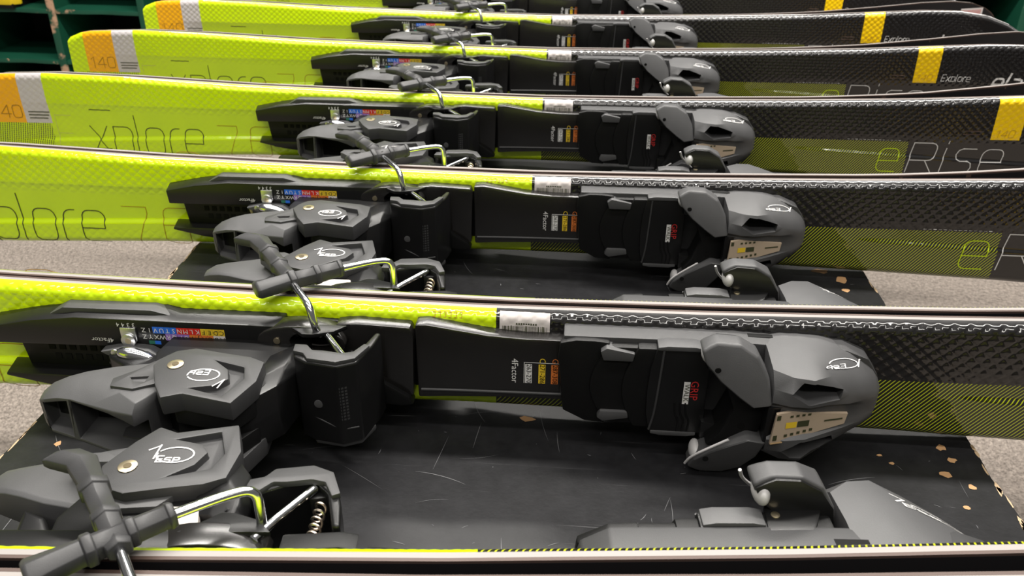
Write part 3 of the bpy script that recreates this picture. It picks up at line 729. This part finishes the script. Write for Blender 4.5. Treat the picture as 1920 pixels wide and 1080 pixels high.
    tb = prism('toe_base_front', [(.0080, .0300), (.0070, .0180), (.0110, -.0230), (.0260, -.0310), (.0400, -.0320), (.0400, .0315), (.0300, .0325), (.0180, .0325)], .0290, .0345, M['black'], root, bevel=.0015)
    def arcseg(xc, bulge, x1, hv, n=10): # curved left boundary bulging to -x
        L = [(xc-bulge*math.cos(math.pi/2*(2*k/n-1)), hv*(1-2*k/n)) for k in range(n+1)]
        return L+[(x1, -hv), (x1, hv)]
    prism('toe_step', arcseg(.040, .012, .066, .0300), .0290, .0365, M['black'], root, bevel=.0022)
    prism('toe_step_lip', [(.0340, .0275), (.0380, .0305), (.0560, .0270), (.0550, .0210), (.0360, .0210)], .0290, .0395, M['grey2'], root, bevel=.0010)
    prism('toe_step_lip', [(.0360, -.0190), (.0540, -.0190), (.0550, -.0240), (.0380, -.0275), (.0340, -.0245)], .0300, .0390, M['grey2'], root, bevel=.0010)
    prism('toe_step', arcseg(.058, .009, .072, .0310), .0290, .0385, M['black'], root, bevel=.0022)
    pad = prism('toe_pad', [(.0700, .0325), (.1040, .0325), (.1040, -.0325), (.0690, -.0325), (.0660, -.018), (.0655, 0), (.0665, .018)], .0290, .0405, M['black2'], root, bevel=.0012)
    for s in (1, -1):
        q = [(.0700, s*.0338), (.0740, s*.0345), (.0760, s*.0350), (.0940, s*.0350), (.0960, s*.0345), (.1000, s*.0338), (.1000, s*.0315), (.0700, s*.0315)]
        prism('pad_clip', q, .0300, .0412, M['grey2'], root, bevel=.0008)
    tube('pad_groove', [(.0740, .031, .0405), (.0730, .010, .0407), (.0715, -.018, .0407), (.0690, -.031, .0403)], .0008, M['grey'], pad, 8)
    for k in range(3): tube('pad_groove', [(.084+.0035*k, -.008, .0405), (.085+.0035*k, -.018, .0407), (.088+.0035*k, -.022, .0407), (.087+.0035*k, -.031, .0404)], .0006, M['black'], pad, 8)
    word('pad_lettering', 'GRIP', .0072, Matrix.Translation((.0955, .0020, .0408)) @ Matrix.Rotation(R(-90), 4, 'Z'), M['redprint'], pad)
    quads('pad_patch', [(.0888, -.0090, .0928, .0085)], lambda a, b: (a, b, .0407), M['print'], pad)
    word('pad_lettering', 'WALK', .0048, Matrix.Translation((.0908, 0, .0409)) @ Matrix.Rotation(R(-90), 4, 'Z'), M['darkprint'], pad)
    # toe yoke between the two wings
    yk = prism('toe_yoke', [(.104, .029), (.134, .030), (.139, .0), (.134, -.030), (.104, -.029), (.112, -.018), (.1185, 0), (.112, .018)], .0300, .0570, M['black'], root, bevel=.002)
    for (x, v) in ((.1240, .008), (.1250, -.012)): disc('yoke_hole', (x, v, .0570), .0024, .0003, M['deep'], yk, bevel=0)
    for s in (1, -1):
        L = [(.0970, .0480), (.1015, .0502), (.1160, .0495), (.1270, .0430), (.1345, .0300), (.1375, .0140), (.1260, .0120), (.1170, .0180), (.1050, .0270), (.0955, .0370), (.0925, .0450)]
        up_ = [(a+.002, s*b-.003, .0680-.36*(b-.012)) for a, b in L]
        dn = [(a+.002, s*b-.003) for a, b in L]
        if s < 0: up_.reverse(); dn.reverse()
        wg = prism('toe_wing', dn, .0420, 0, M['grey2'], root, bevel=.0020, top=up_, seg=3)
        uq = [(a+.002+(.0012 if a < .11 else -.0012), s*(b-(.0012 if b > .03 else -.0008))-.003) for a, b in L]
        if s < 0: uq.reverse()
        prism('wing_underside', uq, .0405, .0425, M['black2'], wg, bevel=.0005)
        disc('wing_hole', (.1040, s*.0340, .0640), .0019, .0006, M['deep'], wg, bevel=0)
        # roller and its clip on the inside of the wing
        bm = bmesh.new(); bmesh.ops.create_uvsphere(bm, u_segments=16, v_segments=10, radius=1); bmesh.ops.scale(bm, vec=(.0042, .0065, .0090), verts=bm.verts)
        bmesh.ops.translate(bm, vec=(.1000, s*.0385-.003, .0460), verts=bm.verts); from_bm(bm, 'toe_roller', M['white'], root)
        if s < 0: tube('wing_trim', [(.0925, s*.0440, .0575), (.0950, s*.0365, .0600), (.1050, s*.0262, .0635), (.1165, s*.0172, .0650)], .0009, M['white'] if s < 0 else M['silver'], root, 8)
        prism('wing_stalk', [(.1000, .0260), (.1220, .0260), (.1300, .0420), (.1180, .0480), (.1020, .0440)], min(s*.020, s*.0335), max(s*.020, s*.0335), M['black2'], root, 'xw', bevel=.0015)
        disc('wing_screw', (.1060, s*.0335-(0 if s > 0 else .0005), .0370), .0022, .0005, M['brass'], root, axis='v')
    # housing behind the wings
    H = [(.1390, [(.0320, .0180), (.0330, .0340), (.0310, .0560), (.0230, .0655), (.0140, .0670), (.0110, .0650), (0, .0650)]),
         (.1500, [(.0335, .0140), (.0345, .0420), (.0310, .0640), (.0220, .0690), (.0130, .0690), (.0105, .0660), (0, .0660)]),
         (.1620, [(.0335, .0120), (.0350, .0450), (.0305, .0655), (.0210, .0690), (.0120, .0680), (.0100, .0640), (0, .0640)]),
         (.1750, [(.0330, .0120), (.0340, .0390), (.0285, .0560), (.0190, .0630), (.0110, .0620), (.0090, .0590), (0, .0590)]),
         (.1880, [(.0300, .0115), (.0310, .0320), (.0245, .0480), (.0160, .0560), (.0090, .0570), (.0070, .0545), (0, .0545)]),
         (.2000, [(.0250, .0110), (.0260, .0250), (.0200, .0400), (.0130, .0490), (.0080, .0505), (.0050, .0500), (0, .0500)]),
         (.2090, [(.0190, .0108), (.0190, .0210), (.0160, .0350), (.0100, .0430), (.0060, .0440), (.0040, .0440), (0, .0440)]),
         (.2135, [(.0130, .0106), (.0130, .0180), (.0110, .0280), (.0080, .0350), (.0050, .0360), (.0030, .0360), (0, .0360)])]
    secs = [(x, sym(h_)) for x, h_ in H]
    hole = lambda s: ([(.1455, s*.0310), (.1530, s*.0150), (.1700, s*.0140), (.1780, s*.0180), (.1690, s*.0250), (.1560, s*.0320)][::s], .0520, .0900, 'xv')
    hole = lambda s: ([(.1490, s*.0215), (.1560, s*.0285), (.1640, s*.0280), (.1830, s*.0195), (.1810, s*.0140), (.1600, s*.0140)], .0450, .0900, 'xv')
    tbd = loft('toe_housing', secs, M['grey2'], root, bevel=0, cuts=[hole(1), hole(-1)])
    for s in (1, -1):
        prism('housing_pocket', [(.1495, s*.0215), (.1562, s*.0280), (.1638, s*.0275), (.1825, s*.0192), (.1806, s*.0145), (.1602, s*.0145)], .0452, .0456, M['deep'], root, bevel=0)
    # setting window
    def wz(a): return lerp_tab([(.1390, .0655), (.148, .0682), (.16, .0682), (.172, .0652), (.186, .0602), (.198, .0542)], a)+.0004
    prism('window_recess', [(.1370, .0100), (.1370, -.0210), (.1500, -.0215), (.1860, -.0120), (.1920, .0040), (.1500, .0100)], .045, 0, M['black2'], root, bevel=.001,
          top=[(.1370, .0100, .0670), (.1370, -.0210, .0660), (.1500, -.0215, .0655), (.1860, -.0120, .0545), (.1920, .0040, .0520), (.1500, .0100, .0655)])
    wq = [(.1370, .0080), (.1370, -.0140), (.1405, -.0160), (.1850, -.0030), (.1865, .0030), (.1830, .0062), (.1400, .0090)]
    wzz = lambda a, b: .0692-(a-.141)*.285
    bm = bmesh.new()
    pl = [(.1420, .0075), (.1405, -.0150), (.1500, -.0140), (.1880, -.0060), (.1890, .0015), (.1500, .0080)]
    top_ = [bm.verts.new((a, b, wzz(a, b)+.0012)) for a, b in pl]; bot_ = [bm.verts.new((a, b, wzz(a, b)-.001)) for a, b in pl]
    bm.faces.new((top_[0], top_[1], top_[2], top_[5])); bm.faces.new((top_[5], top_[2], top_[3], top_[4])); bm.faces.new(bot_[::-1])
    for i in range(6): bm.faces.new((top_[i], top_[(i+1) % 6], bot_[(i+1) % 6], bot_[i]))
    wn = from_bm(bm, 'setting_window', M['tan'], root)
    pw = lambda a, b: (a, b, wzz(a, b)+.0015)
    quads('window_marks', [(.1425, .0030, .1450, .0065), (.1420, -.0125, .1445, -.0085)]+[(.1510+.0038*k, .0040, .1530+.0038*k, .0056) for k in range(4)]+[(.1490+.0040*k, -.0105+.0006*k, .1510+.0040*k, -.0085+.0006*k) for k in range(5)]+[(.1740, -.0022, .1860, -.0010)], pw, M['darkprint'], wn)
    quads('window_bar', [(.1490, -.0040, .1560, .0005)], pw, M['yellow'], wn); quads('window_bar', [(.1565, -.0040, .1640, .0005)], pw, M['darkprint'], wn)
    quads('window_rim', [(.1410, -.0150, .1500, -.0138)], pw, M['tanedge'], wn)
    # "10 ESP" on the sloping flank of the housing
    for s in (1, -1):
        def FP(a, b, s=s):
            x = .1760+a; t_ = b
            # flank strip between the (v,w) side and ridge points of the loft
            def edge(k):
                xs_ = [h_[0] for h_ in H]; pv = [(h_[0], h_[1][k][0]) for h_ in H]; pw_ = [(h_[0], h_[1][k][1]) for h_ in H]
                return lerp_tab(pv, x), lerp_tab(pw_, x)
            v1, w1 = edge(1); v2, w2 = edge(2); f_ = (.5 if s > 0 else .30)+t_/.030
            n_ = Vector((w2-w1, -(v2-v1))).normalized()*.0005
            return (x, s*(v1+(v2-v1)*f_+n_.x), w1+(w2-w1)*f_+n_.y)
        ring = arc(.0095, .0, .0110, .0065, 160, -170, 20)
        one = [(.0205, .0045), (.0225, -.0060), (.0275, -.0065)] if s > 0 else [(-.0080, .0090), (-.0030, .0070), (-.0080, -.0020)]
        ribbons('mark', [ring, one], .0010, FP, M['print'], tbd, .001)
        if s > 0: ribbons('mark_lettering', [[(.009-p[0], .0010-p[1]) for p in q] for q in text_strokes('ESP', -.0010, -.0055, .0040, .25, 1.2)], .0008, FP, M['print'], tbd, .001)
        else: ribbons('mark_lettering', text_strokes('ESP', -.0050, -.0065, .0042, .25, 1.2), .0009, FP, M['print'], tbd, .001)
    prism('base_slot', [(.1500, .0260), (.1660, .0260), (.1650, .0220), (.1500, .0215)], .0180, .0200, M['brass'], root, bevel=0) if False else None
    for s in (1, -1):
        b0, b1 = (.0326, .0332) if s > 0 else (-.0332, -.0326)
        prism('base_slot', [(.1290, .0220), (.1450, .0215), (.1450, .0180), (.1290, .0175)], b0, b1, M['deep'], root, 'xw', bevel=0)
    return root, lv, arms

def snap(o): return (o, [snap(c) for c in o.children])
def copy_tree(nd, parent=None, skip=()):
    o, ch = nd
    if o in skip: return None
    c = o.copy(); COL.objects.link(c); c.parent = parent
    for k in ch: copy_tree(k, c, skip)
    return c
PROTO = {}
for side in (1, -1):
    MODE['far'] = side == -1; random.seed(11)
    p_, lever_o, arms = build_ski(); PROTO[side] = (snap(p_), arms)
HEEL = ('heel_', 'cap_skirt', 'jaw_', 'lever_', 'milky', 'brake_', 'pad_side', 'spring')
YP = [.2685, .503, .757, 1.011, 1.265, 1.519, 1.773]
DX = [-.005, -.0075, .003, .002, -.003, -.005, -.004]
ZC = [.0525, .0525, .0505, .052, .052, .052, .052]
YAW = [4.4, 0, 0, 0, 0, 0, 0]
names = ['nearest pair, cut by the bottom edge', 'first pair fully in view', 'pair just behind the nearest full bindings', 'fourth pair, middle of the row', 'third pair from the back', 'second pair from the back', 'rearmost pair at the top edge']
for n in range(7):
    for side in (1, -1):
        tree, arms = PROTO[side]; skip = (arms[-1],) if side == 1 else (arms[1],)
        c = copy_tree(tree, None, skip)
        if side == 1:
            c.rotation_euler = (R(90), R(-.35), R(YAW[n])); tag(c, 'lime and black ski, top sheet facing camera, '+names[n], 'ski', 'skis with top sheets facing the camera')
        else:
            c.rotation_euler = (R(-90), R(-.35), R(YAW[n])); tag(c, 'ski with binding facing away behind, '+names[n], 'ski', 'skis facing away from the camera')
        if side == -1:
            for k in c.children:
                if k.name.startswith(HEEL): k.location.x += .009
        c.location = (DX[n] if side == 1 else (.004 if n == 0 else .0175), YP[n]+(.0028 if (n == 0 and side == -1) else 0)-(.0010 if (n == 0 and side == 1) else 0), ZC[n])
        if 'arm' in c: del c['arm']
def kill(nd):
    for k in nd[1]: kill(k)
    bpy.data.objects.remove(nd[0])
for tr_, _ in PROTO.values(): kill(tr_)
